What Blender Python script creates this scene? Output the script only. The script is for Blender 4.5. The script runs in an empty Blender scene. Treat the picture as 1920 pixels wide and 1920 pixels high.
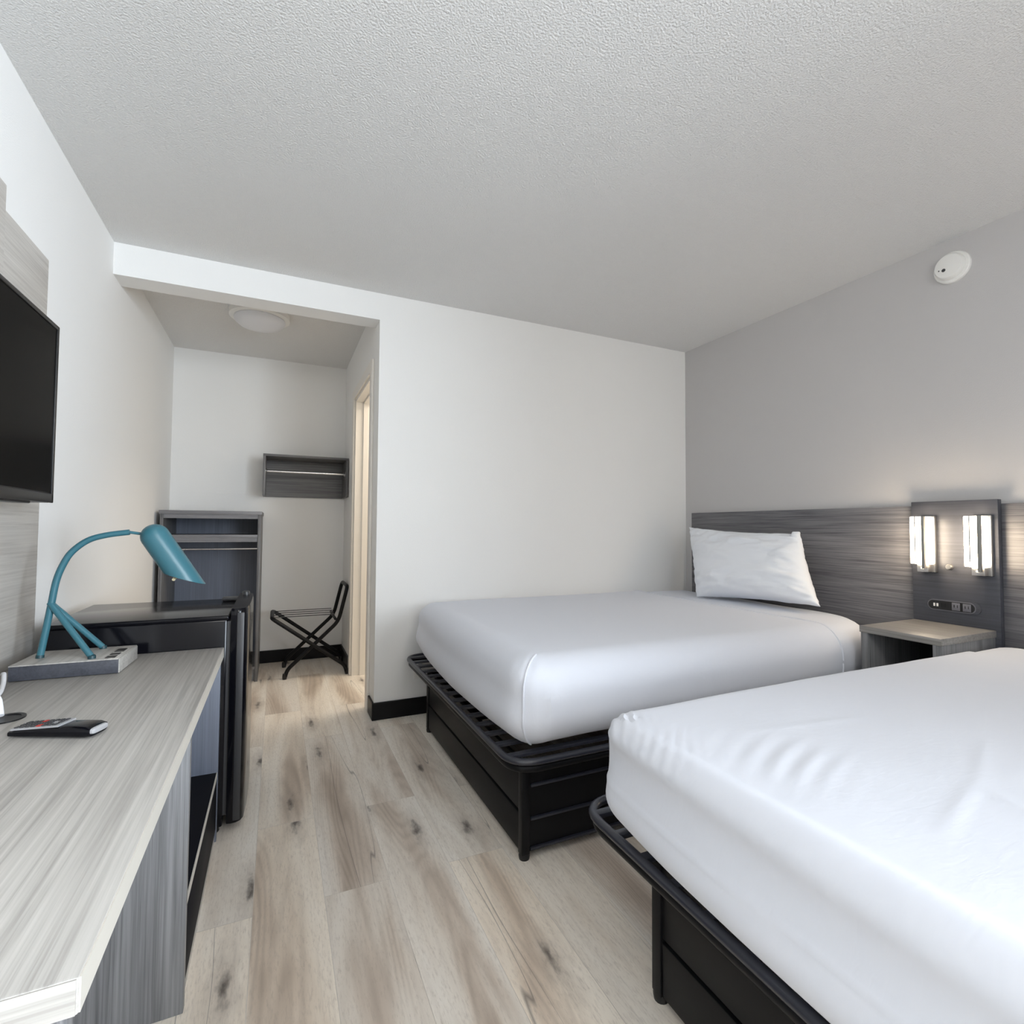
import bpy, bmesh, math, random
from mathutils import Vector, Matrix, noise
C = bpy.context.scene.collection
sc = bpy.context.scene
R = math.radians

# ---------------------------------------------------------------- camera
H = 1.089
YAW, PITCH, ROLL = .4308, .0358, .0064
F_ = Vector((math.sin(YAW)*math.cos(PITCH), math.cos(YAW)*math.cos(PITCH), math.sin(PITCH)))
R0 = Vector((math.cos(YAW), -math.sin(YAW), 0)); U0 = R0.cross(F_)
RT = R0*math.cos(ROLL) + U0*math.sin(ROLL); UP = U0*math.cos(ROLL) - R0*math.sin(ROLL)
cd = bpy.data.cameras.new('camera'); cam = bpy.data.objects.new('camera', cd); C.objects.link(cam)
cd.sensor_width = 36; cd.lens = 36*958.3/1920; cd.shift_y = -5.3/1920; cd.clip_start = .02
cam.matrix_world = Matrix(((RT.x, UP.x, -F_.x, 0), (RT.y, UP.y, -F_.y, 0), (RT.z, UP.z, -F_.z, H), (0, 0, 0, 1)))
sc.camera = cam

# ---------------------------------------------------------------- world, daylight, exposure
w = bpy.data.worlds.new('sky'); sc.world = w; w.use_nodes = True
w.node_tree.nodes['Background'].inputs[0].default_value = (.72, .86, 1, 1)
w.node_tree.nodes['Background'].inputs[1].default_value = 1.0
def area(name, loc, rot, sx, sy, power, col):
    l = bpy.data.lights.new(name, 'AREA'); l.shape = 'RECTANGLE'; l.size = sx; l.size_y = sy
    l.energy = power; l.color = col
    o = bpy.data.objects.new(name, l); C.objects.link(o); o.location = loc; o.rotation_euler = rot
    return o
dw = area('daylight_window', (2.05, -2.06, 1.45), (R(90), 0, R(54)), 1.4, 1.5, 84, (.80, .90, 1)); dw.data.spread = R(92)
area('bathroom_lamp', (1.35, 3.55, 2.38), (0, 0, 0), .5, .5, 17, (1, .88, .73))
lo = area('added_overhead_fill', (-.02, .62, 2.425), (0, 0, 0), .46, .46, 2, (1, .96, .90)); lo.data.shape = 'DISK'  # unseen fill light, added overhead to brighten the floor and left wall
pl = bpy.data.lights.new('added_rear_fill', 'POINT'); pl.energy = 31; pl.color = (1, .975, .94); pl.shadow_soft_size = .17  # point fill added behind the camera to lift the whole room, no fixture
po_ = bpy.data.objects.new('added_rear_fill', pl); C.objects.link(po_); po_.location = (.75, -1.5, 2.15)
sc.view_settings.view_transform = 'Standard'; sc.view_settings.look = 'None'
sc.view_settings.gamma = 1; sc.view_settings.use_curve_mapping = False
sc.view_settings.exposure = 0.12
sc.cycles.max_bounces = 14; sc.cycles.diffuse_bounces = 10; sc.cycles.sample_clamp_indirect = 6

# ---------------------------------------------------------------- materials
def mat(name, col, rough=.5, metal=0, spec=.5, emit=None, es=0):
    m = bpy.data.materials.new(name); m.use_nodes = True
    b = m.node_tree.nodes['Principled BSDF']
    b.inputs['Base Color'].default_value = (*col, 1); b.inputs['Roughness'].default_value = rough
    b.inputs['Metallic'].default_value = metal; b.inputs['Specular IOR Level'].default_value = spec
    if emit: b.inputs['Emission Color'].default_value = (*emit, 1); b.inputs['Emission Strength'].default_value = es
    return m
class NT:
    def __init__(s, m): s.m = m; s.t = m.node_tree; s.b = s.t.nodes['Principled BSDF']
    def n(s, typ, **kw):
        nd = s.t.nodes.new('ShaderNode'+typ)
        for k, v in kw.items():
            if k.startswith('i_'):
                key = k[2:]; nd.inputs[int(key) if key.isdigit() else key.replace('_', ' ')].default_value = v
            else: setattr(nd, k, v)
        return nd
    def l(s, a, b): s.t.links.new(a, b)
    def obj(s, scale=(1, 1, 1), loc=(0, 0, 0), rot=(0, 0, 0)):
        tc = s.n('TexCoord'); mp = s.n('Mapping'); mp.inputs['Scale'].default_value = scale
        mp.inputs['Location'].default_value = loc; mp.inputs['Rotation'].default_value = rot
        s.l(tc.outputs['Object'], mp.inputs['Vector']); return mp.outputs[0]
    def noise(s, vec, scale, detail=3, rough=.5, dist=0):
        nd = s.n('TexNoise', i_Scale=scale, i_Detail=detail, i_Roughness=rough, i_Distortion=dist)
        s.l(vec, nd.inputs['Vector']); return nd.outputs['Fac']
    def ramp(s, fac, stops):
        r = s.n('ValToRGB'); e = r.color_ramp.elements
        while len(e) < len(stops): e.new(.5)
        for el, (p, c) in zip(e, stops): el.position = p; el.color = (*c, 1) if len(c) == 3 else c
        s.l(fac, r.inputs['Fac']); return r.outputs['Color']
    def mix(s, fac, a, b, mode='MIX'):
        nd = s.n('Mix', data_type='RGBA', blend_type=mode)
        if isinstance(fac, (int, float)): nd.inputs[0].default_value = fac
        else: s.l(fac, nd.inputs[0])
        for i, v in ((6, a), (7, b)):
            if isinstance(v, tuple): nd.inputs[i].default_value = (*v, 1)
            else: s.l(v, nd.inputs[i])
        return nd.outputs[2]
    def math(s, op, a, b=0, clamp=False):
        nd = s.n('Math', operation=op, use_clamp=clamp)
        for i, v in enumerate((a, b)):
            if isinstance(v, (int, float)): nd.inputs[i].default_value = v
            else: s.l(v, nd.inputs[i])
        return nd.outputs[0]
    def bump(s, h, strength, dist):
        b = s.n('Bump', i_Strength=strength, i_Distance=dist); s.l(h, b.inputs['Height'])
        s.l(b.outputs[0], s.b.inputs['Normal'])
def paint(name, col, scale, strength, dist, rough=.85, detail=2):
    m = mat(name, col, rough, spec=.25); t = NT(m); v = t.obj()
    t.bump(t.noise(v, scale, detail), strength, dist); return m
M = {}
M['wall'] = paint('white_wall_paint', (.83, .825, .81), 260, .25, .002)
M['greige'] = paint('greige_wall_paint', (.53, .515, .51), 260, .3, .002)
M['ceil'] = paint('textured_ceiling_paint', (.755, .75, .74), 165, .95, .0055, .9, 3)
M['trimwhite'] = mat('cream_trim_paint', (.80, .77, .72), .45)
M['vinyl'] = mat('black_vinyl', (.006, .006, .007), .4, spec=.2)
M['metal'] = mat('black_metal', (.006, .006, .007), .42, spec=.18)
M['rail'] = mat('black_enamel', (.022, .024, .034), .28, spec=.6)
M['plastic'] = mat('black_plastic', (.006, .006, .007), .35)
M['gloss'] = mat('black_gloss', (.004, .004, .006), .14, spec=.22)
M['drawer'] = mat('black_drawer', (.010, .010, .013), .5, spec=.03)
M['screen'] = mat('dark_screen', (.004, .004, .004), .2, spec=.045)
M['chrome'] = mat('brushed_nickel', (.62, .60, .57), .3, 1)
M['nickel'] = mat('dull_nickel', (.30, .29, .27), .5, .6)
M['rod'] = mat('chrome_rod', (.75, .75, .75), .18, 1)
M['dark'] = mat('dark_void', (.004, .004, .005), .6)
M['whiteplast'] = mat('white_plastic', (.82, .81, .78), .4)
M['silver'] = mat('silver_plastic', (.50, .50, .52), .35, .4)
M['key'] = mat('remote_key', (.05, .05, .055), .5)
M['redkey'] = mat('remote_red_key', (.5, .04, .03), .5)
M['teal'] = mat('teal_enamel', (.038, .140, .178), .33, spec=.5)
M['tealdark'] = mat('dark_teal_rubber', (.012, .045, .055), .5)
M['cable'] = mat('white_cable', (.8, .8, .82), .45)
M['bulb'] = mat('pale_bulb', (.85, .75, .5), .3)
M['diffuser'] = mat('lit_diffuser', (.9, .88, .82), .4, emit=(1, .82, .60), es=24.0)
M['frost'] = mat('frosted_glass', (.72, .72, .74), .35)
M['gasket'] = mat('grey_rubber', (.035, .035, .038), .4)
M['outline'] = mat('grey_outlet_frame', (.13, .13, .15), .4)
M['foam'] = mat('cream_mattress_pad', (.80, .72, .52), .9)
def laminate(name, axis, dark, light, rough=.42, along=2.2, across=150):
    m = mat(name, light, rough, spec=.4); t = NT(m)
    sc_ = [across]*3; sc_[axis] = along
    v = t.obj(tuple(sc_)); n1 = t.noise(v, 1, 4, .65, .2)
    sc2 = [across*.22]*3; sc2[axis] = along*.5
    n2 = t.noise(t.obj(tuple(sc2), (3, 7, 1)), 1, 3, .5)
    f = t.math('ADD', t.math('MULTIPLY', n1, .65), t.math('MULTIPLY', n2, .35))
    t.l(t.ramp(f, [(.34, dark), (.50, tuple((a*.45+b*.55) for a, b in zip(dark, light))), (.66, light)]), t.b.inputs['Base Color'])
    t.bump(n1, .12, .001); return m
LD, LL = (.29, .275, .255), (.50, .48, .45)
DD, DL = (.055, .055, .06), (.21, .205, .205)
for ax, s in enumerate('xyz'):
    M['lam'+s] = laminate('grey_laminate_grain_'+s, ax, LD, LL)
    M['dlam'+s] = laminate('charcoal_laminate_grain_'+s, ax, DD, DL)
M['lamside'] = laminate('grey_laminate_side', 2, (.10, .10, .105), (.28, .28, .287))
M['hb'] = laminate('headboard_laminate', 1, (.060, .060, .068), (.215, .21, .22), along=3)
M['nstop'] = laminate('nightstand_laminate', 1, (.17, .16, .15), (.31, .295, .28), along=3)
M['paneldark'] = laminate('slate_laminate', 1, (.042, .044, .054), (.070, .073, .088), along=3)
M['wallpanel'] = laminate('pale_laminate_panel', 1, (.47, .44, .405), (.69, .66, .615), along=3)
M['band'] = mat('pale_edge_band', (.62, .59, .53), .4)
M['wardin'] = laminate('slate_interior', 2, (.12, .135, .175), (.17, .19, .24))
M['wardedge'] = laminate('slate_edge', 0, (.13, .13, .14), (.23, .225, .235))

def fabric(name, col):
    m = mat(name, col, .85, spec=.15); t = NT(m); b = t.b
    b.inputs['Sheen Weight'].default_value = .15
    v = t.obj((1, 1, 1)); n1 = t.noise(v, 5, 2, .5, .6); n2 = t.noise(t.obj((1, 3.5, 1)), 16, 2, .5, 1.2)
    t.bump(t.math('ADD', t.math('MULTIPLY', n1, .8), t.math('MULTIPLY', n2, .5)), .10, .010); return m
M['sheet'] = fabric('white_sheet', (.655, .675, .735))
M['pillow'] = fabric('white_pillowcase', (.80, .82, .86))
M['seam'] = mat('white_seam', (.88, .88, .9), .8)

def floor_mat():
    m = mat('oak_plank_vinyl', (.5, .45, .38), .45, spec=.3); t = NT(m)
    tc = t.n('TexCoord'); sp = t.n('SeparateXYZ'); t.l(tc.outputs['Object'], sp.inputs[0])
    # object origin is the middle of the slab: back to room coordinates
    x = t.math('ADD', sp.outputs[0], FLOOR_C[0]); y = t.math('ADD', sp.outputs[1], FLOOR_C[1])
    ROW = .19; xs = t.math('ADD', x, ROW*20-.53)
    sw = t.n('CombineXYZ'); t.l(t.math('ADD', y, 1.22*8-1.22+.36), sw.inputs[0]); t.l(xs, sw.inputs[1])
    br = t.n('TexBrick', offset=.37, squash=1.0); br.inputs['Scale'].default_value = 1
    br.inputs['Color1'].default_value = (0, 0, 0, 1); br.inputs['Color2'].default_value = (1, 1, 1, 1)
    br.inputs['Mortar'].default_value = (.5, .5, .5, 1)
    br.inputs['Mortar Size'].default_value = .0008; br.inputs['Mortar Smooth'].default_value = .3
    br.inputs['Brick Width'].default_value = 1.22; br.inputs['Row Height'].default_value = ROW; br.inputs['Bias'].default_value = 0
    t.l(sw.outputs[0], br.inputs['Vector'])
    rnd = t.n('RGBToBW'); t.l(br.outputs['Color'], rnd.inputs[0]); rnd = rnd.outputs[0]
    off = t.math('MULTIPLY', rnd, 37.0)
    fx = t.math('FRACT', t.math('DIVIDE', xs, ROW))
    centre = t.math('SUBTRACT', 1, t.math('ABSOLUTE', t.math('SUBTRACT', t.math('MULTIPLY', fx, 2), 1)))
    def vec(sx, sy):
        c = t.n('CombineXYZ'); t.l(t.math('ADD', t.math('MULTIPLY', x, sx), off), c.inputs[0])
        t.l(t.math('ADD', t.math('MULTIPLY', y, sy), off), c.inputs[1]); t.l(off, c.inputs[2]); return c.outputs[0]
    cloud = t.noise(vec(6.5, 1.0), 1, 3, .5, .6)           # tonal clouds along the plank, darker heartwood down its middle
    broad = t.math('SUBTRACT', t.math('ADD', cloud, .05), t.math('MULTIPLY', centre, .13))
    pore = t.noise(vec(210, 38), 1, 4, .7, .2)            # short pores
    cont = t.noise(vec(5.5, .55), 1, 1, .4, .5)            # cathedral figure: contour lines of a stretched noise
    cath = t.math('ADD', t.math('MULTIPLY', t.math('SINE', t.math('MULTIPLY', cont, 150)), .5), .5)
    base = t.ramp(broad, [(.20, (.42, .345, .28)), (.36, (.66, .575, .49)), (.47, (.80, .735, .65)), (.64, (.88, .835, .765))])
    tint = t.ramp(rnd, [(0, (.93, .92, .92)), (.5, (1, 1, 1)), (1, (1.05, 1.01, .96))])
    col = t.mix(1, base, tint, 'MULTIPLY')
    heart = t.math('MULTIPLY', t.math('SUBTRACT', .56, broad, True), 3.2, True)
    col = t.mix(t.math('MULTIPLY', t.math('MULTIPLY', heart, t.math('POWER', cath, 1.5)), .36), col, (.27, .21, .165))
    pores = t.math('MULTIPLY', t.math('SUBTRACT', pore, .50, True), 3.0, True)
    col = t.mix(t.math('MULTIPLY', pores, .58), col, (.36, .30, .25))
    strk = t.math('MULTIPLY', t.math('SUBTRACT', t.noise(vec(70, 2.2), 1, 3, .6, .4), .5, True), 2.2, True)
    col = t.mix(t.math('MULTIPLY', strk, .34), col, (.38, .31, .255))
    vo = t.n('TexVoronoi', feature='F1', voronoi_dimensions='2D'); vo.inputs['Scale'].default_value = 1; t.l(vec(4.6, 1.25), vo.inputs['Vector'])
    dd = t.math('ADD', vo.outputs['Distance'], t.math('MULTIPLY', t.math('SUBTRACT', t.noise(vec(45, 20), 1, 3), .5), .20))
    halo = t.math('MULTIPLY', t.math('SUBTRACT', .22, dd, True), 3.4, True)
    knot = t.math('MULTIPLY', t.math('SUBTRACT', .075, dd, True), 14, True)
    col = t.mix(t.math('MULTIPLY', halo, .62), col, (.26, .21, .175)); col = t.mix(t.math('MULTIPLY', knot, .85), col, (.085, .072, .068))
    crack = t.noise(vec(9, .42), 1, 1, .4, .6)
    cr = t.math('SUBTRACT', 1, t.math('MULTIPLY', t.math('ABSOLUTE', t.math('SUBTRACT', crack, .685)), 260), True)
    col = t.mix(t.math('MULTIPLY', cr, .65), col, (.11, .095, .09))
    col = t.mix(t.math('MULTIPLY', br.outputs['Fac'], .38), col, (.30, .25, .21))
    t.l(col, t.b.inputs['Base Color'])
    t.bump(t.math('SUBTRACT', pore, br.outputs['Fac']), .12, .0015)
    return m
FLOOR_C = ((-.734-.1+2.818+.1)/2, (-1.85-.1+4.548+.1)/2)
M['floor'] = floor_mat()

# ---------------------------------------------------------------- geometry helpers
def bm_new(): return bmesh.new()
def box(bm, x0, x1, y0, y1, z0, z1, bev=0, seg=2):
    vs = [bm.verts.new((x, y, z)) for x in (x0, x1) for y in (y0, y1) for z in (z0, z1)]
    fs = [bm.faces.new([vs[i] for i in f]) for f in ((0, 1, 3, 2), (4, 6, 7, 5), (0, 4, 5, 1), (2, 3, 7, 6), (0, 2, 6, 4), (1, 5, 7, 3))]
    if bev:
        es = list({e for f in fs for e in f.edges})
        bmesh.ops.bevel(bm, geom=es, offset=bev, segments=seg, affect='EDGES', profile=.5)
    return bm
def smooth_path(pts, n=6, closed=False):
    out = []; P = [Vector(p) for p in pts]; L = len(P)
    rng = range(L if closed else L-1)
    for i in rng:
        p1, p2 = P[i], P[(i+1) % L]
        p0 = P[i-1] if (closed or i > 0) else p1
        p3 = P[(i+2) % L] if (closed or i+2 < L) else p2
        for k in range(n):
            t = k/n
            out.append(.5*((2*p1)+(p2-p0)*t+(2*p0-5*p1+4*p2-p3)*t*t+(3*p1-p0-3*p2+p3)*t**3))
    if not closed: out.append(P[-1])
    return out
def round_path(pts, r, n=6, closed=False):
    P = [Vector(p) for p in pts]; out = []; L = len(P)
    for i in range(L):
        if not closed and i in (0, L-1): out.append(P[i]); continue
        a, b, c = P[i-1], P[i], P[(i+1) % L]
        d1, d2 = (a-b), (c-b); rr = min(r, d1.length*.49, d2.length*.49)
        s, e = b+d1.normalized()*rr, b+d2.normalized()*rr
        for k in range(n+1):
            t = k/n; out.append((1-t)**2*s+2*t*(1-t)*b+t*t*e)
    return out
def tube(bm, pts, r, seg=12, closed=False, rz=None):
    P = [Vector(p) for p in pts]; L = len(P); rings = []; up = None
    for i, p in enumerate(P):
        a = P[i-1] if (closed or i) else p; b = P[(i+1) % L] if (closed or i < L-1) else p
        d = (b-a).normalized()
        if rz is not None: up = Vector((0, 0, 1))
        elif up is None: up = Vector((0, 0, 1)) if abs(d.z) < .9 else Vector((1, 0, 0))
        side = d.cross(up).normalized(); u2 = side.cross(d).normalized()
        if rz is None: up = u2
        ru = rz if rz is not None else r
        rings.append([bm.verts.new(p+side*r*math.cos(2*math.pi*k/seg)+u2*ru*math.sin(2*math.pi*k/seg)) for k in range(seg)])
    for i in range(L if closed else L-1):
        A, B = rings[i], rings[(i+1) % L]
        for k in range(seg): bm.faces.new((A[k], A[(k+1) % seg], B[(k+1) % seg], B[k]))
    if not closed:
        bm.faces.new(rings[0][::-1]); bm.faces.new(rings[-1])
    return bm
def lathe(bm, prof, org, axis=(0, 0, 1), seg=32):
    ax = Vector(axis).normalized(); t1 = ax.orthogonal().normalized(); t2 = ax.cross(t1); O = Vector(org); rings = []
    for r, h in prof:
        if r < 1e-5: rings.append([bm.verts.new(O+ax*h)])
        else: rings.append([bm.verts.new(O+ax*h+t1*r*math.cos(2*math.pi*k/seg)+t2*r*math.sin(2*math.pi*k/seg)) for k in range(seg)])
    for A, B in zip(rings, rings[1:]):
        for k in range(seg):
            k2 = (k+1) % seg
            if len(A) == 1 and len(B) == 1: continue
            if len(A) == 1: bm.faces.new((A[0], B[k2], B[k]))
            elif len(B) == 1: bm.faces.new((A[k], A[k2], B[0]))
            else: bm.faces.new((A[k], A[k2], B[k2], B[k]))
    return bm
def ob(name, bm, m, parent=None, smooth=35, label=None):
    bmesh.ops.recalc_face_normals(bm, faces=bm.faces)
    me = bpy.data.meshes.new(name)
    if parent is not None: org = Vector(parent['org'])
    else:
        zs = [v.co for v in bm.verts]; mn = [min(c[i] for c in zs) for i in range(3)]; mx = [max(c[i] for c in zs) for i in range(3)]
        org = Vector(((mn[0]+mx[0])/2, (mn[1]+mx[1])/2, mn[2]))
    bmesh.ops.translate(bm, verts=bm.verts, vec=-org); bm.to_mesh(me); bm.free()
    me.materials.append(m)
    if smooth:
        for p in me.polygons: p.use_smooth = True
        me.set_sharp_from_angle(angle=R(smooth))
    o = bpy.data.objects.new(name, me); C.objects.link(o)
    if parent is not None:
        o.parent = parent
    else: o.location = org
    o['org'] = tuple(org)
    if label: o['label'] = label
    return o
def thing(name, label, cat, loc, group=None):
    o = bpy.data.objects.new(name, None); C.objects.link(o); o.location = loc; o['org'] = tuple(loc)
    o.empty_display_size = .1; o['label'] = label; o['category'] = cat
    if group: o['group'] = group
    return o
def tag(o, label, cat, group=None):
    o['label'] = label; o['category'] = cat
    if group: o['group'] = group
    return o
def struct(name, bm, m, label=None, cat=None, smooth=0):
    o = ob(name, bm, m, None, smooth); o['kind'] = 'structure'; return o
def bx(*a, **k): return box(bm_new(), *a, **k)

# ---------------------------------------------------------------- room shell
XL, XA, XR, YB, YA, ZC, ZH = -.734, .517, 2.818, 2.971, 4.548, 2.44, 2.285
YF = -1.85
fl = bm_new(); box(fl, XL-.1, XR+.1, YF-.1, YA+.1, -.06, 0)
fo = struct('floor', fl, M['floor'])
struct('ceiling', bx(XL-.1, XR+.1, YF-.1, YA+.1, ZC, ZC+.06), M['ceil'])
struct('wall_left', bx(XL-.1, XL, YF-.1, YA+.1, 0, ZC), M['wall'])
struct('wall_right', bx(XR, XR+.1, YF-.1, YB, 0, ZC), M['greige'])
b = bm_new(); box(b, XA, XR+.1, YB, YB+.13, 0, ZC)
struct('wall_back', b, M['wall'])
struct('wall_header', bx(XL, XA, YB, YB+.14, ZH, ZC), M['wall'])
struct('wall_alcove_back', bx(XL-.1, XR+.1, YA, YA+.1, 0, ZC), M['wall'])
DY0, DY1, DZ = 3.20, 3.93, 2.035
b = bm_new(); box(b, XA, XA+.13, YB+.13, DY0, 0, ZC); box(b, XA, XA+.13, DY1, YA, 0, ZC); box(b, XA, XA+.13, DY0, DY1, DZ, ZC)
struct('wall_alcove_right', b, M['wall'])
b = bm_new(); box(b, 2.1, 2.2, YB+.13, YA, 0, ZC); struct('wall_bathroom', b, M['wall'])
# front wall with the daylight window
WX0, WX1, WZ0, WZ1 = 1.15, 2.78, .62, 2.25
b = bm_new(); box(b, XL, WX0, YF-.1, YF, 0, ZC); box(b, WX1, XR, YF-.1, YF, 0, ZC); box(b, WX0, WX1, YF-.1, YF, 0, WZ0); box(b, WX0, WX1, YF-.1, YF, WZ1, ZC)
struct('wall_front', b, M['wall'])
b = bm_new()
for a in ((WX0, WX0+.05, WZ0, WZ1), (WX1-.05, WX1, WZ0, WZ1), (1.94, 1.98, WZ0, WZ1), (WX0, WX1, WZ0, WZ0+.05), (WX0, WX1, WZ1-.05, WZ1)):
    box(b, a[0], a[1], YF-.07, YF-.02, a[2], a[3], .004)
struct('window_1', b, M['trimwhite'])
# baseboards
BH, BT = .098, .012
def baseboard(name, x0, x1, y0, y1): struct(name, bx(x0, x1, y0, y1, 0, BH, bev=.004), M['vinyl'])
baseboard('baseboard_back', XA-.012, XR, YB-BT, YB)
baseboard('baseboard_return', XA-BT, XA, YB, 3.115)
baseboard('baseboard_alcove_right', XA-BT, XA, 4.005, YA)
baseboard('baseboard_alcove_back', XL, XA, YA-BT, YA)
baseboard('baseboard_left', XL, XL+BT, YF, YA-BT)
baseboard('baseboard_right', XR-BT, XR, YF, YB-BT)
# bathroom doorway
b = bm_new()
box(b, XA-.016, XA, DY1, DY1+.07, 0, DZ+.07, .004); box(b, XA-.016, XA, DY0-.07, DY0, 0, DZ+.07, .004); box(b, XA-.016, XA, DY0, DY1, DZ, DZ+.07, .002)
struct('trim_1', b, M['trimwhite'])
b = bm_new()
box(b, XA, XA+.135, DY1-.018, DY1, 0, DZ); box(b, XA, XA+.135, DY0, DY0+.018, 0, DZ); box(b, XA, XA+.135, DY0+.018, DY1-.018, DZ-.018, DZ)
box(b, XA+.055, XA+.09, DY1-.030, DY1-.018, 0, DZ-.018); box(b, XA+.055, XA+.09, DY0+.018, DY1-.018, DZ-.03, DZ-.018)
dj = struct('door_1', b, M['trimwhite'])
ob('strike_plate', bx(XA+.098, XA+.122, DY1-.0205, DY1-.018, .93, .99, bev=.001), M['chrome'], dj)
# faint horizontal wallpaper joint of the alcove
b = bm_new(); box(b, XL, -.10, YA-.0025, YA, 1.339, 1.344); struct('trim_2', b, M['wall'])

# ---------------------------------------------------------------- wall panels and television
wp = thing('wall_panel', 'pale grey-brown laminate panel with stepped raised board on left wall behind the television', 'wall panel', (XL, 1.4, .02))
ob('backing_board', bx(XL, XL+.02, .1, 2.186, .02, 1.976, bev=.002), M['wallpanel'], wp)
ob('raised_board', bx(XL+.02, XL+.074, .1, 1.742, .66, 1.975, bev=.002), M['wallpanel'], wp)
tv = thing('television', 'wall-mounted flat black television, switched off, on the left wall panel', 'television', (-.62, 1.45, 1.15))
TY0, TY1, TZ0, TZ1 = .98, 1.918, 1.152, 1.672
b = bx(-.648, -.600, TY0, TY1, TZ0, TZ1, bev=.006); ob('housing', b, M['plastic'], tv)
ob('screen', bx(-.602, -.5985, TY0+.012, TY1-.012, TZ0+.03, TZ1-.012), M['screen'], tv)
b = bm_new(); box(b, -.6015, -.5955, TY0, TY1, TZ1-.012, TZ1, .002); box(b, -.6015, -.5955, TY0, TY1, TZ0, TZ0+.026, .002)
box(b, -.6015, -.5955, TY0, TY0+.012, TZ0, TZ1, .002); box(b, -.6015, -.5955, TY1-.012, TY1, TZ0, TZ1, .002)
ob('bezel', b, M['plastic'], tv)
ob('speaker_bar', bx(-.64, -.606, TY0+.1, TY1-.12, TZ0-.006, TZ0+.01, bev=.003), M['plastic'], tv)
ob('wall_bracket', bx(-.661, -.645, 1.25, 1.65, 1.28, 1.55, bev=.002), M['metal'], tv)

# ---------------------------------------------------------------- desk
ZD = .659; DX = -.162
dk = thing('desk', 'long grey-beige laminate desk with drawer unit along the left wall', 'desk', (-.44, 1.35, 0))
ob('desktop', bx(XL+.022, DX, .627, 2.085, ZD-.036, ZD, bev=.0025), M['lamy'], dk)
ob('edge_band', bx(DX-.0005, DX+.0012, .629, 2.083, ZD-.0345, ZD-.0015), M['band'], dk)
ob('end_band', bx(XL+.024, DX-.002, .6258, .6275, ZD-.0345, ZD-.0015), M['lamx'], dk)
ob('end_panel', bx(XL+.03, DX-.018, .652, .684, 0, ZD-.036, bev=.002), M['lamside'], dk)
ob('modesty_panel', bx(XL+.024, XL+.042, .684, 2.06, .15, ZD-.036), M['lamside'], dk)
ob('cabinet_side', bx(XL+.045, DX-.006, 1.376, 1.398, 0, ZD-.036, bev=.0015), M['lamside'], dk)
ob('cabinet_side', bx(XL+.045, DX-.006, 2.058, 2.080, 0, ZD-.036, bev=.0015), M['wardin'], dk)
ob('cabinet_back', bx(XL+.045, XL+.06, 1.398, 2.058, .03, ZD-.036), M['wardin'], dk)
ob('shelf', bx(XL+.06, DX-.010, 1.398, 2.058, .218, .236, bev=.001), M['drawer'], dk)
dr = ob('drawer', bx(DX-.028, DX-.008, 1.400, 2.056, .045, .214, bev=.001), M['drawer'], dk, label='black drawer front')
ob('drawer_edge', bx(DX-.0095, DX-.0075, 1.398, 2.058, .217, .2365), M['band'], dr)
ob('plinth', bx(XL+.06, DX-.012, 1.398, 2.058, 0, .043), M['lamy'], dk)
# grommet
g = lathe(bm_new(), [(.034, 0), (.034, .003), (.026, .003), (.026, .0012), (0, .0012)], (-.535, 1.505, ZD), seg=28)
gr = ob('grommet', g, M['plastic'], dk)

# ---------------------------------------------------------------- power unit, lamp, cable, remote
pu = thing('power_box', 'flat rectangular power unit with sockets under the teal lamp on the desk', 'power box', (-.53, 1.93, ZD))
rot = Matrix.Translation((-.53, 1.93, 0)) @ Matrix.Rotation(R(-2.5), 4, 'Z') @ Matrix.Translation((.53, -1.93, 0))
def rbox(*a, **k):
    q = bx(*a, **k); bmesh.ops.transform(q, matrix=rot, verts=q.verts); return q
ob('box_body', rbox(-.653, -.406, 1.842, 2.022, ZD+.001, ZD+.040, bev=.002), M['paneldark'], pu)
ob('top_board', rbox(-.653, -.406, 1.842, 2.022, ZD+.040, ZD+.0435, bev=.001), M['lamy'], pu)
ob('end_cap', rbox(-.4065, -.4035, 1.845, 2.020, ZD+.001, ZD+.042, bev=.001), M['lamx'], pu)
for yy, ww in ((1.868, .013), (1.905, .010), (1.955, .020)):
    ob('socket', rbox(-.442, -.418, yy-ww, yy+ww, ZD+.0432, ZD+.0450, bev=.0008), M['plastic'], pu)
ZP = ZD+.0435
lm = thing('desk_lamp', 'teal metal desk lamp with curved arm and three splayed legs', 'lamp', (-.55, 1.93, ZP))
ob('arm', tube(bm_new(), smooth_path([(-.616, 1.93, ZP+.004), (-.606, 1.93, .775), (-.595, 1.93, .856), (-.586, 1.93, .922), (-.572, 1.93, .969), (-.552, 1.93, 1.008), (-.515, 1.93, 1.042), (-.47, 1.93, 1.058), (-.413, 1.93, 1.067)], 6), .0088, 14), M['teal'], lm)
for p in ((-.480, 1.863, ZP+.0065), (-.488, 1.999, ZP+.0065)):
    ob('leg', tube(bm_new(), [(-.598, 1.93, .86), p], .0084, 14), M['teal'], lm)
for p in ((-.616, 1.93), (-.478, 1.862), (-.486, 2.000)):
    ob('foot_tip', lathe(bm_new(), [(.0, 0), (.0098, 0), (.0098, .007), (.008, .010)], (*p, ZP), seg=16), M['tealdark'], lm)
jb = tube(bm_new(), [(-.414, 1.93, 1.067), (-.384, 1.93, 1.062)], .0045, 10); ob('swivel_joint', jb, M['teal'], lm)
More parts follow.
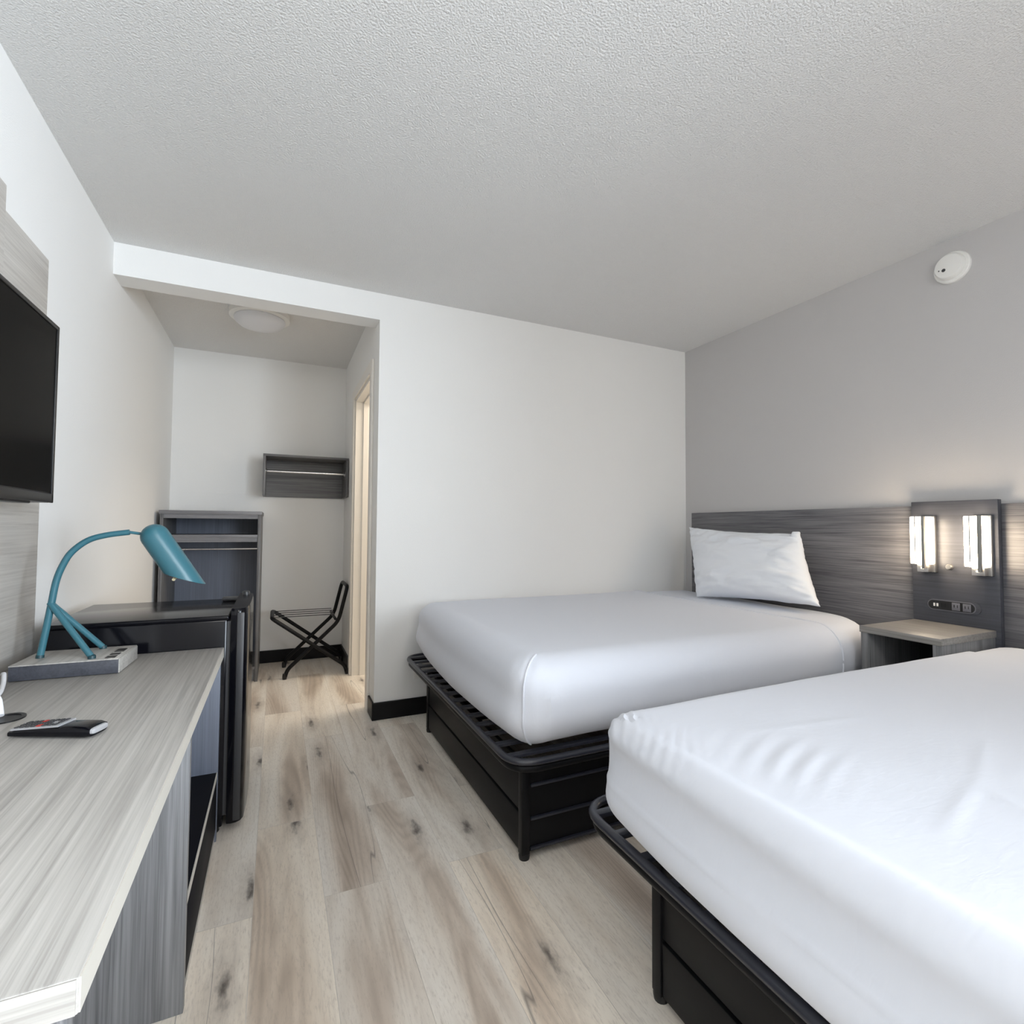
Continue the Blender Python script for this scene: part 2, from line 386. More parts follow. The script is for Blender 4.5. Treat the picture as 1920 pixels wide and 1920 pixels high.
# shade: domed tube, obliquely cut at the open end
av = Vector((.524, 0, -.852)).normalized(); nv = Vector((.852, 0, .524)).normalized(); yv = Vector((0, 1, 0)); rs = .0395
base_pt = av*(-1.118)+nv*.2565+Vector((0, 1.93, 0))
def shade(r, inset):
    rings = []; q = []
    for i in range(1, 9):
        t = i/8*math.pi/2; q.append((math.sin(t)*r, r*(1-math.cos(t))+inset))
    for rr, h in q: rings.append([(rr, h)]*40)
    for j in range(1, 7):
        row = []
        for k in range(40):
            e = .196+.047*math.cos(2*math.pi*k/40)
            row.append((r, (r+inset)+(e-(r+inset))*j/6))
        rings.append(row)
    return rings
b = bm_new(); allr = []
for rings, flip in ((shade(rs, 0), 0), (shade(rs-.0018, .0018), 1)):
    vr = []
    for row in rings:
        vr.append([b.verts.new(base_pt+av*h+nv*rr*math.cos(2*math.pi*k/40)+yv*rr*math.sin(2*math.pi*k/40)) for k, (rr, h) in enumerate(row)])
    tip = b.verts.new(base_pt+av*rings[0][0][1]*0 + av*(0 if not flip else .0018))
    for k in range(40): b.faces.new((tip, vr[0][k], vr[0][(k+1) % 40]))
    for A, B in zip(vr, vr[1:]):
        for k in range(40): b.faces.new((A[k], A[(k+1) % 40], B[(k+1) % 40], B[k]))
    allr.append(vr[-1])
for k in range(40): b.faces.new((allr[0][k], allr[0][(k+1) % 40], allr[1][(k+1) % 40], allr[1][k]))
sh = ob('lamp_shade', b, M['teal'], lm)
b = bm_new(); bc = base_pt+av*.105-nv*.010; pts = []
for k in range(61):
    a = k/60*2*math.pi*3.5; pts.append(bc+av*(.0+k/60*.078)+nv*.017*math.cos(a)+yv*.017*math.sin(a))
tube(b, pts, .0048, 8); lathe(b, [(0, -.03), (.014, -.03), (.014, .0), (.018, .004), (.018, .01), (0, .01)], bc, av, 20)
ob('spiral_bulb', b, M['bulb'], lm)
cb = tube(bm_new(), smooth_path([(-.664, 1.842, .684), (-.655, 1.822, .686), (-.634, 1.76, .673), (-.614, 1.68, .669), (-.618, 1.62, .670), (-.606, 1.585, .688), (-.584, 1.56, .704), (-.564, 1.545, .697), (-.554, 1.53, .681), (-.546, 1.514, .6655)], 8), .0054, 12)
tag(ob('power_cable', cb, M['cable']), 'white cable looping from the power unit into the desk grommet', 'cable')
# remote control, long axis from (-.478,1.398) to (-.317,1.313)
ra = Vector((-.478, 1.393, 0)); rb_ = Vector((-.322, 1.318, 0)); rd = (rb_-ra).normalized(); rn = Vector((-rd.y, rd.x, 0)); RL = (rb_-ra).length
rm = thing('remote_control', 'black television remote with silver keypad lying on the desk', 'remote control', (-.40, 1.355, ZD))
def rp(u, v, z): return ra+rd*u+rn*v+Vector((0, 0, ZD+z))
def rloft(secs, seg=20):   # sections (u, halfwidth, z0, z1), rounded ends
    q = bm_new(); rings = []
    for u, hw, z0, z1 in secs:
        ring = []
        for k in range(seg):
            a = 2*math.pi*k/seg; cx = math.copysign(abs(math.cos(a))**.5, math.cos(a)); sx = math.copysign(abs(math.sin(a))**.55, math.sin(a))
            ring.append(q.verts.new(rp(u, hw*cx, (z0+z1)/2+(z1-z0)/2*sx)))
        rings.append(ring)
    for A, B in zip(rings, rings[1:]):
        for k in range(seg): q.faces.new((A[k], A[(k+1) % seg], B[(k+1) % seg], B[k]))
    q.faces.new(rings[0][::-1]); q.faces.new(rings[-1]); return q
ob('remote_body', rloft([(0, .017, .004, .010), (.004, .0225, .001, .013), (.03, .0245, .001, .0165), (.09, .0255, .001, .022), (.13, .0255, .001, .024), (.160, .0255, .001, .024), (RL-.002, .024, .003, .021)]), M['gloss'], rm)
ob('end_window', rloft([(RL-.004, .0215, .007, .0205), (RL+.002, .020, .008, .0195), (RL+.004, .015, .010, .0175)]), M['silver'], rm)
q = bm_new(); zt = lambda u: .0135+.0092*min(u, .11)/.10
def slab(q, u0, u1, v0, v1, lift, th):
    vs = [q.verts.new(rp(u, v, zt(u)+lift+z)) for u in (u0, u1) for v in (v0, v1) for z in (0, th)]
    for f in ((0, 1, 3, 2), (4, 6, 7, 5), (0, 4, 5, 1), (2, 3, 7, 6), (0, 2, 6, 4), (1, 5, 7, 3)): q.faces.new([vs[i] for i in f])
slab(q, .008, .106, -.021, .021, -.0005, .0035); kp = ob('keypad', q, M['silver'], rm, label='silver keypad plate')
random.seed(3)
for i in range(8):
    for j in range(3):
        if i == 6 and j == 1: continue
        q = bm_new(); u = .016+i*.0112; v = -.013+j*.013; slab(q, u-.0038, u+.0038, v-.0045, v+.0045, .003, .0016)
        ob('key', q, M['redkey'] if (i, j) in ((3, 2), (4, 0)) else M['key'], kp)

# ---------------------------------------------------------------- fridge
fr = thing('mini_fridge', 'glossy black mini fridge standing past the far end of the desk', 'fridge', (-.37, 2.35, 0))
ob('cabinet_body', bx(-.665, -.155, 2.105, 2.585, .022, .752, bev=.006), M['gloss'], fr)
ob('top_plate', bx(-.668, -.148, 2.10, 2.59, .750, .767, bev=.006, seg=3), M['gloss'], fr)
ob('gasket', bx(-.155, -.143, 2.112, 2.58, .06, .745), M['gasket'], fr)
b = bm_new(); n = 10; y0, y1 = 2.10, 2.59
prof = [(-.143, y0+.004), (-.128, y0), (-.112, y0+.001), (-.098, y0+.010), (-.089, y0+.03), (-.084, y0+.12), (-.083, (y0+y1)/2), (-.084, y1-.12), (-.089, y1-.03), (-.098, y1-.01), (-.112, y1-.001), (-.128, y1), (-.143, y1-.004)]
lv = [(.030, .96), (.036, 1), (.765, 1), (.782, .985), (.790, .93)]
rings = [[b.verts.new((-.118+(x-(-.118))*s, 2.345+(y-2.345)*(1-(1-s)*.3), z)) for x, y in prof] for z, s in lv]
for A, B in zip(rings, rings[1:]):
    for k in range(len(prof)): k2 = (k+1) % len(prof); b.faces.new((A[k], A[k2], B[k2], B[k]))
b.faces.new(rings[0][::-1]); b.faces.new(rings[-1])
fd = ob('fridge_door', b, M['gloss'], fr)
ob('door_trim', bx(-.122, -.100, 2.0975, 2.1005, .04, .775, bev=.001), M['gasket'], fd)
b = bm_new(); box(b, -.205, -.10, 2.50, 2.54, .767, .783, .004); lathe(b, [(0, .02), (.012, .02), (.014, .016), (.014, 0)], (-.115, 2.52, .785), seg=18)
ob('hinge', b, M['gasket'], fr)
for x in (-.64, -.18):
    for y in (2.13, 2.56): ob('foot', lathe(bm_new(), [(.014, 0), (.016, .004), (.012, .022), (0, .022)], (x, y, 0), seg=16), M['plastic'], fr)

# ---------------------------------------------------------------- alcove: wardrobe, hat shelf, rack, ceiling lamp
WX0_, WX1_, WY0, WY1 = -.702, -.102, 4.03, 4.535
wd = thing('open_wardrobe', 'open slate-grey wardrobe with shelf and hanging rail in the alcove', 'wardrobe', (-.40, 4.28, 0))
ob('wardrobe_top', bx(WX0_-.006, WX1_+.006, WY0-.008, WY1, 1.166, 1.190, bev=.0015), M['wardedge'], wd)
ob('top_rail', bx(WX0_+.02, WX1_-.02, WY0+.004, WY0+.022, 1.137, 1.166), M['wardedge'], wd)
for x0 in (WX0_, WX1_-.02): ob('side_panel', bx(x0, x0+.02, WY0, WY1, 0, 1.166, bev=.001), M['dlamz'], wd)
ob('back_panel', bx(WX0_+.02, WX1_-.02, WY1-.015, WY1, .03, 1.166), M['wardin'], wd)
ob('shelf', bx(WX0_+.02, WX1_-.02, WY0+.002, WY1-.015, 1.004, 1.026, bev=.001), M['wardedge'], wd)
ob('shelf_rail', bx(WX0_+.02, WX1_-.02, WY0+.006, WY0+.024, .976, 1.004), M['wardedge'], wd)
b = tube(bm_new(), [(WX0_+.02, WY0+.10, .925), (WX1_-.02, WY0+.10, .925)], .007, 12); ob('hanging_rail', b, M['rod'], wd)
ob('floor_panel', bx(WX0_+.02, WX1_-.02, WY0+.002, WY1-.015, .085, .105), M['dlamx'], wd)
ob('kick_plate', bx(WX0_+.02, WX1_-.02, WY0+.03, WY0+.045, 0, .085), M['lamside'], wd)
hk = tube(bm_new(), smooth_path([(-.575, WY0+.10, .860), (-.575, WY0+.10, .895), (-.580, WY0+.105, .912), (-.575, WY0+.10, .934), (-.569, WY0+.093, .932), (-.567, WY0+.09, .922)], 5), .0022, 8)
tag(ob('hanger_hook', hk, M['rod']), 'small metal hanger hook hanging on the wardrobe rail beside the lamp shade', 'hook')

hs = thing('wall_shelf', 'dark grey wall-hung shelf box with chrome clothes rod on alcove back wall', 'shelf', (.2, 4.38, 1.32))
SX0, SX1, SY0, SZ0, SZ1 = -.104, XA-.004, 4.25, 1.322, 1.634
ob('top_board', bx(SX0, SX1, SY0, YA-.003, SZ1-.018, SZ1, bev=.001), M['dlamx'], hs)
ob('side_board', bx(SX0, SX0+.018, SY0, YA-.003, SZ0, SZ1-.018, bev=.001), M['dlamz'], hs)
ob('side_board', bx(SX1-.018, SX1, SY0, YA-.003, SZ0, SZ1-.018, bev=.001), M['dlamz'], hs)
ob('back_board', bx(SX0+.018, SX1-.018, YA-.02, YA-.003, SZ0, SZ1-.018), M['dlamx'], hs)
rod = ob('clothes_rod', tube(bm_new(), [(SX0+.018, 4.33, 1.51), (SX1-.018, 4.33, 1.51)], .0095, 14), M['rod'], hs)
for x, s in ((SX0+.018, 1), (SX1-.018, -1)): ob('rod_socket', lathe(bm_new(), [(.02, 0), (.02, .004), (.014, .009), (0, .009)], (x, 4.33, 1.51), (s, 0, 0), 20), M['rod'], rod)

YN, YFR = 3.985, 4.375
rk = thing('luggage_rack', 'folding black metal luggage rack with thin straps beside the bathroom doorway', 'luggage rack', (.25, 4.18, 0))
ra_ = round_path([(.494, YN, .004), (.478, YN, .065), (.0, YN, .425), (-.017, YN+.03, .435), (-.017, YFR-.03, .435), (.0, YFR, .425), (.478, YFR, .065), (.494, YFR, .004)], .035, 5)
ob('crossed_frame', tube(bm_new(), ra_, .0135, 14), M['metal'], rk)
rb2 = round_path([(.072, YN+.024, .004), (.088, YN+.024, .065), (.430, YN+.024, .385), (.490, YN+.024, .642), (.490, YFR-.024, .642), (.430, YFR-.024, .385), (.088, YFR-.024, .065), (.072, YFR-.024, .004)], .05, 6)
ob('back_frame', tube(bm_new(), rb2, .0135, 14), M['metal'], rk)
ob('seat_bar', tube(bm_new(), [(.408, YN+.02, .405), (.408, YFR-.02, .405)], .010, 12), M['metal'], rk)
for k in range(4):
    y = YN+.05+k*(YFR-YN-.10)/3
    b = bm_new(); box(b, -.017, .408, y-.011, y+.011, .4185-.0015+.008, .4185+.0015+.008); bmesh.ops.transform(b, matrix=Matrix.Translation((0, 0, .010)), verts=b.verts)
    ob('strap', b, M['plastic'], rk)
for y in (YN, YFR): ob('rivet', lathe(bm_new(), [(.007, -.016), (.007, .016), (0, .016)], (.268, y+(.012 if y == YN else -.012), .228), (0, 1, 0), 12), M['metal'], rk)
for x, y in ((.494, YN), (.494, YFR), (.072, YN+.024), (.072, YFR-.024)):
    ob('foot', lathe(bm_new(), [(0, 0), (.0145, 0), (.0155, .02), (.0135, .04), (0, .04)], (x, y, 0), seg=14), M['plastic'], rk)

cl = thing('ceiling_lamp', 'round white flush dome lamp on the alcove ceiling', 'lamp', (-.13, 3.62, 2.33))
lathe_b = lathe(bm_new(), [(.175, 0), (.175, -.028), (.165, -.034), (0, -.034)], (-.125, 3.60, ZC), seg=48); ob('mounting_pan', lathe_b, M['whiteplast'], cl)
ob('glass_dome', lathe(bm_new(), [(.147, -.032), (.150, -.040), (.143, -.056), (.12, -.075), (.08, -.090), (.04, -.096), (0, -.098)], (-.125, 3.60, ZC), seg=48), M['frost'], cl)

# ---------------------------------------------------------------- beds
def gauss(d, s): return math.exp(-(d/s)**2)
def lin(a, b, step, edge=.0):
    n = max(2, int((b-a)/step)); return [a+(b-a)*i/n for i in range(n+1)]
def soft_box(x0, x1, y0, y1, z0, z1, rc, rt, rb, step, disp, xcut=None, big=None, grow=0, hem=None):
    """rounded mattress: rc vertical corners, rt top edge, rb bottom edge; big = radius of the head-near corner"""
    xs, ys, zs = lin(x0, x1 if xcut is None else xcut, step), lin(y0, y1, step), lin(z0, z1, step*.6)
    b = bm_new(); V = {}; nx, ny, nz = len(xs)-1, len(ys)-1, len(zs)-1
    def pos(i, j, k):
        p = Vector((xs[i], ys[j], zs[k]))
        corner = rc
        if big and p.x > (x0+x1)/2 and p.y < (y0+y1)/2: corner = big
        cx = min(max(p.x, x0+corner), x1-corner); cy = min(max(p.y, y0+corner), y1-corner)
        v = Vector((p.x-cx, p.y-cy)); s = min(p.x-x0, x1-p.x, p.y-y0, y1-p.y)
        if v.length > 1e-6:
            m = max(abs(v.x), abs(v.y)); v = v.normalized()*m; p.x, p.y = cx+v.x, cy+v.y; out = v.normalized()
        else: out = Vector((0, 0))
        for rr, w_, sg in ((rt, p.z-(z1-rt), 1), (rb, (z0+rb)-p.z, -1)):
            u = rr-s
            if u > 0 and w_ > 0:
                m = max(u, w_); kf = m/math.hypot(u, w_); p.x -= out.x*(u-u*kf); p.y -= out.y*(u-u*kf); p.z -= sg*(w_-w_*kf)
        return p
    def vid(i, j, k):
        if (i, j, k) not in V: V[(i, j, k)] = b.verts.new(pos(i, j, k))
        return V[(i, j, k)]
    for j in range(ny):
        for k in range(nz):
            b.faces.new((vid(0, j, k), vid(0, j, k+1), vid(0, j+1, k+1), vid(0, j+1, k)))
            if xcut is None: b.faces.new((vid(nx, j, k), vid(nx, j+1, k), vid(nx, j+1, k+1), vid(nx, j, k+1)))
    for i in range(nx):
        for k in range(nz):
            b.faces.new((vid(i, 0, k), vid(i+1, 0, k), vid(i+1, 0, k+1), vid(i, 0, k+1)))
            b.faces.new((vid(i, ny, k), vid(i, ny, k+1), vid(i+1, ny, k+1), vid(i+1, ny, k)))
        for j in range(ny):
            b.faces.new((vid(i, j, nz), vid(i+1, j, nz), vid(i+1, j+1, nz), vid(i, j+1, nz)))
            b.faces.new((vid(i, j, 0), vid(i, j+1, 0), vid(i+1, j+1, 0), vid(i+1, j, 0)))
    bmesh.ops.recalc_face_normals(b, faces=b.faces); b.normal_update()
    d = [(v, v.normal.copy(), disp(v.co, v.normal)) for v in b.verts]
    for v, nrm, q in d: v.co += nrm*(q+grow)
    if xcut is not None:   # turn the free hem inwards so that the sheet has an edge
        es = [e for e in b.edges if e.is_boundary]
        if hem is not None:   # the free edge over the top and down the near side, in order
            bv = {v for e in es for v in e.verts}
            order = sorted(bv, key=lambda v: math.atan2(v.co.z-(z0+z1)/2, (v.co.y-(y0+y1)/2)*.2))
            hem += [v.co.copy()+Vector((-.002, 0, 0)) for v in order if v.co.z > z0+.03]
        r = bmesh.ops.extrude_edge_only(b, edges=es)
        vs = [g for g in r['geom'] if isinstance(g, bmesh.types.BMVert)]
        nm = {tuple(round(c, 5) for c in v.co): n_ for v, n_, _ in d}
        for v in vs:
            n_ = nm.get(tuple(round(c, 5) for c in v.co), Vector((0, 0, 1))); v.co -= n_*(grow+.004)
    return b
def bed_disp(x0, y0, y1, z0, z1, side_bulge, foot_crease, wr, lip=.0, bow=.0, skew=.0, folds=()):
    def f(p, n):
        d = .0045*noise.noise(Vector((p.x*2.2, p.y*2.2, p.z*3)))+.002*noise.noise(Vector((p.x*6, p.y*6, p.z*9)))
        zm = max(0, min(1, (p.z-z0)/(z1-z0)))
        side = max(0, 1-abs(n.z)*1.2)
        bow_ = max(0, -n.x)*(1-((p.y-(y0+y1)/2)/((y1-y0)/2))**2); d += bow*bow_-max(0, -n.x)*skew*(p.y-(y0+y1)/2)/((y1-y0)/2)
        lp = lip*max(0, min(1, (-n.x-.72)/.27))
        if n.x < -.3: d += side*(.010*gauss(zm-.93, .10)-.016*gauss(zm-.68, .22)+.012*gauss(zm-.18, .3))*lp
        elif n.y < -.3: d += side*side_bulge*math.sin(zm*math.pi)
        for (cx, cy, s, ang, wl, amp) in wr:
            g_ = gauss(math.hypot(p.x-cx, p.y-cy), s)
            if g_ > .02 and n.z > .3: d += amp*g_*math.sin(((p.x-cx)*math.cos(ang)+(p.y-cy)*math.sin(ang))*2*math.pi/wl+3*noise.noise(p*5))
        if n.z > .6:
            for ax_, ay_, bx_, by_, wd_, am_ in folds:
                ux, uy = bx_-ax_, by_-ay_; L2 = ux*ux+uy*uy; t_ = max(0, min(1, ((p.x-ax_)*ux+(p.y-ay_)*uy)/L2))
                dist = math.hypot(p.x-ax_-ux*t_, p.y-ay_-uy*t_)
                if dist < wd_*3: d += am_*gauss(dist, wd_)*math.sin(math.pi*(.12+.76*t_))
        if foot_crease and n.x < -.5: d += .0024*gauss(p.z-foot_crease-.02*noise.noise(Vector((p.y*1.5, 0, 3))), .005)
        return d
    return f
def bed_frame(label, bx0, by0, by1, rx0, ry0, ry1, x_end):
    """black platform frame: rail loop with lengthwise slats on a panelled base"""
    t = thing('bed_frame', label, 'bed frame', ((rx0+x_end)/2, (by0+by1)/2, 0), 'black metal bed frames')
    RZ = .346
    loop = round_path([(rx0+.014, ry0+.014, RZ), (x_end, ry0+.014, RZ), (x_end, ry1-.014, RZ), (rx0+.014, ry1-.014, RZ)], .10, 9, True)
    ob('rail', tube(bm_new(), loop, .0125, 14, True, .011), M['rail'], t)
    low = round_path([(rx0+.020, ry0+.020, RZ-.024), (x_end, ry0+.020, RZ-.024), (x_end, ry1-.020, RZ-.024), (rx0+.020, ry1-.020, RZ-.024)], .095, 9, True)
    ob('lower_rail', tube(bm_new(), low, .009, 12, True, .012), M['metal'], t)
    n_ = 15
    for k in range(n_):
        y = ry0+.075+(ry1-ry0-.15)*k/(n_-1)
        ob('slat', bx(rx0+.016, x_end-.01, y-.012, y+.012, RZ-.002, RZ+.010, bev=.002), M['rail'], t)
    for x in (bx0, x_end-.06):
        for y in (by0, by1-.03):
            p = ob('post', bx(x, x+.03, y, y+.03, .018, .317, bev=.003), M['metal'], t)
            ob('foot', lathe(bm_new(), [(0, 0), (.017, 0), (.019, .012), (.016, .024), (0, .024)], (x+.017, y+.017, 0), seg=16), M['plastic'], p)
    ob('foot_panel', bx(bx0+.006, bx0+.022, by0+.03, by1-.03, .150, .312, bev=.002), M['metal'], t)
    ob('foot_panel', bx(bx0+.004, bx0+.022, by0+.03, by1-.03, .022, .142, bev=.003), M['metal'], t)
    for yy, s in ((by0, 1), (by1, -1)):
        ys_ = sorted((yy+s*.010, yy+s*.024))
        ob('side_panel', bx(bx0+.03, x_end-.06, ys_[0], ys_[1], .022, .312), M['metal'], t)
        for z in (.232, .124, .028):
            a = sorted((yy+s*.001, yy+s*.012)); ob('side_lip', bx(bx0+.034, x_end-.06, a[0], a[1], z, z+.009, bev=.002), M['rail'], t)
    return t
HBX = 2.79
# headboards
tag(ob('headboard', bx(HBX, XR-.003, 1.262, 2.885, .32, 1.204, bev=.002), M['hb']), 'grey woodgrain headboard behind the pillow of the far bed', 'headboard', 'grey headboards')
tag(ob('headboard', bx(HBX, XR-.003, -.45, 1.260, .32, 1.204, bev=.002), M['hb']), 'grey woodgrain headboard of the near bed, right of the lit sconces', 'headboard', 'grey headboards')
# far bed
bed_frame('black metal bed frame under the far bed by the back wall', .746, 1.530, 2.705, .672, 1.452, 2.952, 2.77)
Z0, ZT1 = .381, .648
m1 = thing('mattress', 'white-sheeted mattress on the far bed, with the pillow on it', 'mattress', (1.7, 2.2, Z0), 'sheeted mattresses')
x0m, y0m, y1m, RC, RTP, RBT = .730, 1.470, 2.945, .10, .10, .095
d1 = bed_disp(x0m, y0m, y1m, Z0, ZT1, .012, 0, [(.80, 1.56, .10, 2.3, .035, .0022), (2.2, 1.62, .14, .3, .07, .002)], lip=.7, bow=.040, skew=.018)
ob('mattress_body', soft_box(x0m, 2.76, y0m, y1m, Z0, ZT1, RC, RTP, RBT, .032, d1, big=.38), M['sheet'], m1)
hem = []
s1 = ob('top_sheet', soft_box(x0m, 2.76, y0m, y1m, Z0, ZT1, RC, RTP, RBT, .020, d1, xcut=2.27, grow=.011, hem=hem), M['sheet'], m1)
ob('hem', tube(bm_new(), hem, .0038, 8), M['sheet'], s1)
def corner_seam(x0, y0, ang, disp, grow):
    pts = []; cx, cy = x0+RC, y0+RC; dx, dy = math.cos(R(ang)), math.sin(R(ang))
    for k in range(41):
        t_ = k/40
        if t_ < .42:
            a = t_/.42*math.pi/2; off = RC-RTP+RTP*math.sin(a); z = ZT1-RTP+RTP*math.cos(a); n = Vector((dx*math.sin(a), dy*math.sin(a), math.cos(a)))
        elif t_ < .58: off = RC; z = ZT1-RTP-(t_-.42)/.16*(ZT1-RTP-Z0-RBT); n = Vector((dx, dy, 0))
        else:
            a = (t_-.58)/.42*math.pi/2; off = RC-RBT+RBT*math.cos(a); z = Z0+RBT-RBT*math.sin(a); n = Vector((dx*math.cos(a), dy*math.cos(a), -math.sin(a)))
        p = Vector((cx+off*dx, cy+off*dy, z)); pts.append(p+n*(disp(p, n)+grow+.001))
    return pts
ob('seam', tube(bm_new(), corner_seam(x0m, y0m, 218, d1, .011)[3:-6], .0036, 8), M['sheet'], s1)
# near bed
bed_frame('black metal bed frame under the near bed in the foreground', .816, -.205, .979, .742, -.28, 1.205, 2.77)
m2 = thing('mattress', 'white-sheeted bare mattress of the near bed at the bottom right corner', 'mattress', (1.7, .43, Z0), 'sheeted mattresses')
FOLDS = [(1.42, .60, 1.21, .52, .008, .0022), (1.21, .52, .93, .45, .009, .0026), (1.16, .50, 1.14, .41, .008, .0022), (1.0, .85, 1.35, .80, .012, .0016)]
x2, ya2, yb2, ZT2 = .742, -.29, 1.102, .618
d2 = bed_disp(x2, ya2, yb2, Z0, ZT2, .010, .485, [(.80, .88, .075, 2.4, .024, .0026), (.95, .72, .09, 2.0, .045, .0024), (.79, 1.03, .06, 2.6, .022, .0035)], lip=.85, bow=.034, folds=FOLDS)
ob('mattress_body', soft_box(x2, 2.76, ya2, yb2, Z0, ZT2, .10, .040, .07, .032, d2), M['sheet'], m2)
ob('top_sheet', soft_box(x2, 2.76, ya2, yb2, Z0, ZT2, .10, .040, .07, .0105, d2, xcut=2.44, grow=.007), M['sheet'], m2)
# pillow on the far bed
TL, TR_, BR, BL = Vector((2.655, 2.765, 1.098)), Vector((2.655, 1.918, 1.062)), Vector((2.555, 1.745, .692)), Vector((2.45, 2.49, .655))
b = bm_new(); N = 64; nrm = ((TR_-TL).cross(BL-TL)).normalized()
if nrm.x > 0: nrm = -nrm
grid = {}
def pil(u, v, side):
    uu = u*(1-.045*(1-v*v)); vv = v*(1-.085*(1-u*u))
    a, c = (uu+1)/2, (vv+1)/2
    p = (TL*(1-a)+TR_*a)*(1-c)+(BL*(1-a)+BR*a)*c
    th = (max(0, 1-abs(u)**2.6)*max(0, 1-abs(v)**2.6))**.5
    sag = 1+.35*(v*.5)
    wr = .009*noise.noise(Vector((u*3, v*4, side)))+.016*gauss(v+.62+.15*u, .10)*math.sin(u*6+1)*gauss(u+.1, .8)+.010*noise.noise(Vector((u*7+v*5, v*9, 5)))*(abs(u)**2+abs(v)**2)
    p = p+nrm*(side*(.105*th*sag+.004)+(wr*1.5+.007*gauss(math.sin((u*1.2+v)*5.5), .35)*gauss(u+.45, .45)*gauss(v+.55, .4))*(.3+th))
    if u > .90 and v < -.85: p += Vector((-.015, -.004, .012))
    return p
for side in (1, -1):
    for i in range(N+1):
        for j in range(N+1):
            u, v = -1+2*i/N, -1+2*j/N
            u = math.sin(u*math.pi/2)*.55+u*.45; v = math.sin(v*math.pi/2)*.55+v*.45
            grid[(side, i, j)] = b.verts.new(pil(u, v, side))
    for i in range(N):
        for j in range(N): b.faces.new((grid[(side, i, j)], grid[(side, i+1, j)], grid[(side, i+1, j+1)], grid[(side, i, j+1)]))
bd = [(i, 0) for i in range(N)]+[(N, j) for j in range(N)]+[(i, N) for i in range(N, 0, -1)]+[(0, j) for j in range(N, 0, -1)]
for (i, j), (i2, j2) in zip(bd, bd[1:]+bd[:1]): b.faces.new((grid[(1, i, j)], grid[(1, i2, j2)], grid[(-1, i2, j2)], grid[(-1, i, j)]))
tag(ob('pillow', b, M['pillow'], smooth=70), 'white pillow leaning against the headboard on the far bed', 'pillow')

# ---------------------------------------------------------------- nightstand, sconces, sockets
NX0, NY0, NY1, NZ = 2.345, 1.119, 1.418, .668
ns = thing('nightstand', 'grey nightstand with tall dark back panel between the two beds', 'nightstand', (2.55, 1.26, .37))
ob('back_panel', bx(2.758, 2.789, 1.100, 1.424, .37, 1.222, bev=.002), M['paneldark'], ns, label='tall dark slate back panel')
ob('nightstand_top', bx(NX0-.004, 2.757, NY0-.004, NY1+.004, NZ-.028, NZ, bev=.002), M['nstop'], ns)
ob('side_panel', bx(NX0, 2.757, NY0, NY0+.028, .40, NZ-.028, bev=.0015), M['lamside'], ns)
ob('side_panel', bx(NX0, 2.757, NY1-.028, NY1, .40, NZ-.028, bev=.0015), M['lamside'], ns)
ob('bottom_panel', bx(NX0, 2.757, NY0+.028, NY1-.028, .40, .426), M['paneldark'], ns)
ob('inner_back', bx(2.735, 2.757, NY0+.028, NY1-.028, .426, NZ-.028), M['dark'], ns)
def sconce(y0, label):
    """boxed diffuser on a nickel spine with a small switch box below"""
    y1 = y0+.060
    t = thing('wall_sconce', label, 'sconce', (2.72, y0+.03, .897), 'lit wall sconces')
    ob('diffuser', bx(2.668, 2.738, y0+.003, y1, .935, 1.150, bev=.004), M['diffuser'], t)
    b = bm_new(); box(b, 2.660, 2.672, y0-.002, y0+.010, .915, 1.152, .001); ob('corner_strip', b, M['nickel'], t)
    ob('thin_strip', bx(2.6655, 2.668, y0+.036, y0+.040, .955, 1.150), M['nickel'], t)
    ob('spine', bx(2.738, 2.758, y0-.006, y1-.004, .896, 1.154, bev=.002), M['chrome'], t)
    k = ob('switch_box', bx(2.690, 2.738, y0-.001, y1-.016, .898, .933, bev=.002), M['chrome'], t)
    ob('switch', bx(2.686, 2.691, y0+.016, y0+.028, .911, .919, bev=.001), M['whiteplast'], k)
sconce(1.326, 'lit boxy wall sconce nearer the far bed, left of the pair')
sconce(1.122, 'lit boxy wall sconce nearer the near bed, right of the pair')
b = lathe(bm_new(), [(.0, 0), (.013, 0), (.013, .012), (.010, .018), (0, .018)], (2.758, 1.273, .924), (-1, 0, 0), 22)
kn = tag(ob('round_knob', b, M['chrome']), 'small round nickel knob between the two sconces', 'knob')
po = thing('power_outlet', 'black rounded outlet strip on the nightstand back panel below the sconces', 'outlet', (2.757, 1.27, .74))
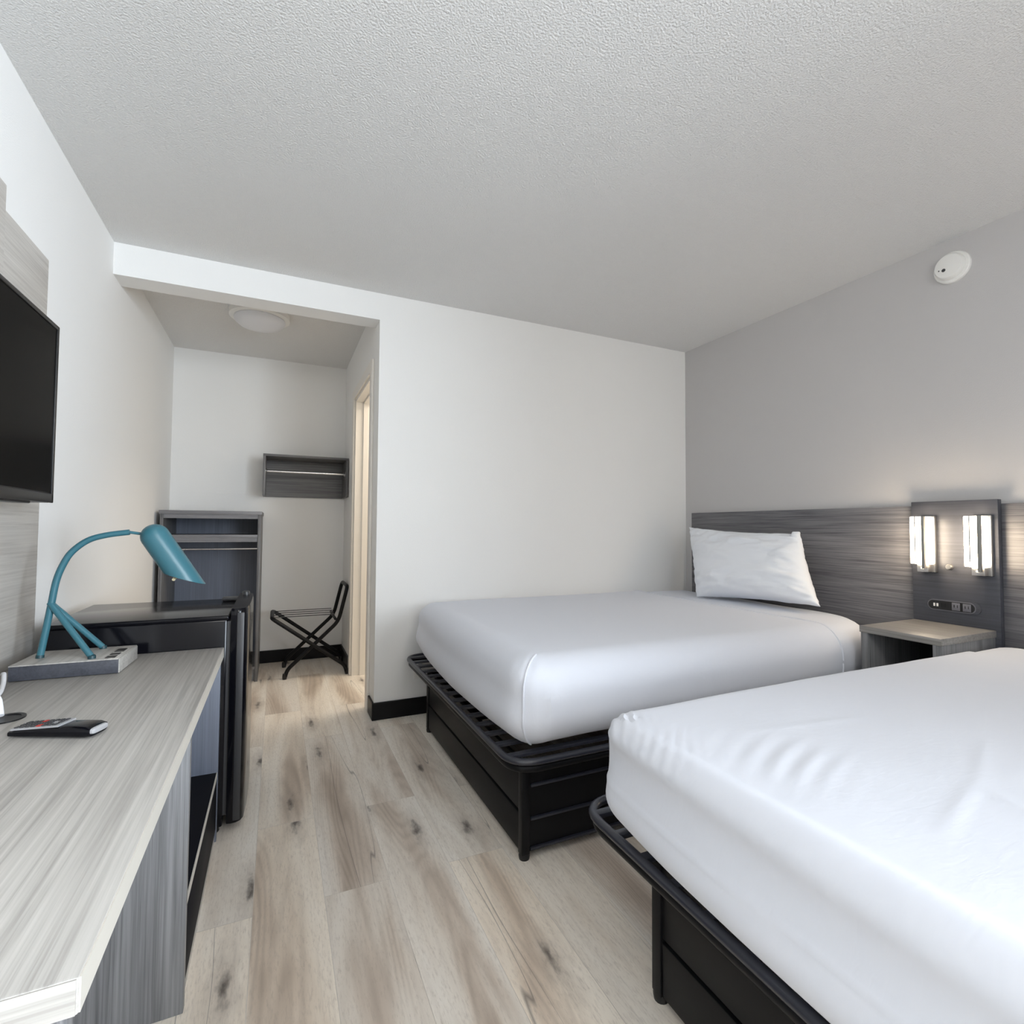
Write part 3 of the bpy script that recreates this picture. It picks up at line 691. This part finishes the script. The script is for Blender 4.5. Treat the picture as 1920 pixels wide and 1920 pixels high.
def strip(y0, y1, z0, z1, x0, x1, n=10):
    q = bm_new(); r = (z1-z0)/2; pts = []
    for cy, a0 in ((y1-r, 0), (y0+r, math.pi)):
        for k in range(n+1):
            a = a0-math.pi/2+math.pi*k/n; pts.append((cy+r*math.cos(a), (z0+z1)/2+r*math.sin(a)))
    A = [q.verts.new((x0, y, z)) for y, z in pts]; B = [q.verts.new((x1, y, z)) for y, z in pts]
    q.faces.new(A); q.faces.new(B[::-1])
    for k in range(len(pts)): k2 = (k+1) % len(pts); q.faces.new((A[k], A[k2], B[k2], B[k]))
    return q
ob('plate', strip(1.163, 1.378, .722, .776, 2.7545, 2.7579), M['paneldark'], po)
ob('housing', strip(1.180, 1.362, .725, .773, 2.752, 2.7555), M['outline'], po)
ob('face', strip(1.184, 1.358, .729, .769, 2.7512, 2.7532), M['plastic'], po)
for y in (1.334, 1.322): ob('usb_port', bx(2.7500, 2.7515, y-.0035, y+.0035, .742, .756), M['whiteplast'], po)
ob('switch', bx(2.7498, 2.7515, 1.292, 1.306, .739, .759, bev=.0006), M['dark'], po)
for y in (1.252, 1.212):
    f_ = ob('socket', bx(2.7498, 2.7515, y-.015, y+.015, .732, .766, bev=.0008), M['outline'], po)
    for dy in (-.006, .006): ob('slot', bx(2.7490, 2.7500, y+dy-.0012, y+dy+.0012, .745, .757), M['dark'], f_)

# ---------------------------------------------------------------- smoke detector, wall outlet
sd = thing('smoke_detector', 'round white smoke detector high on the greige right wall', 'smoke detector', (XR, 1.257, 2.307))
ax = (-1, 0, 0); o_ = (XR, 1.262, 2.303)
ob('base', lathe(bm_new(), [(.071, 0), (.071, .012), (.067, .017), (0, .017)], o_, ax, 48), M['whiteplast'], sd)
ob('cover', lathe(bm_new(), [(.058, .0165), (.058, .034), (.052, .043), (.03, .047), (0, .048)], o_, ax, 48), M['whiteplast'], sd)
ob('test_button', lathe(bm_new(), [(.0075, .044), (.0075, .0485), (0, .0485)], (XR, 1.277, 2.287), ax, 18), M['gasket'], sd)
ob('light', lathe(bm_new(), [(.003, .04), (.003, .0465), (0, .0465)], (XR, 1.296, 2.292), ax, 10), M['gasket'], sd)
wo = thing('wall_outlet', 'small white wall outlet low on back wall behind the far bed foot', 'outlet', (.775, YB, .2))
ob('cover_plate', bx(.742, .812, YB-.006, YB, .205, .32, bev=.002), M['whiteplast'], wo)
for z in (.24, .285): ob('socket', bx(.763, .791, YB-.0085, YB-.005, z-.014, z+.014, bev=.002), M['silver'], wo)
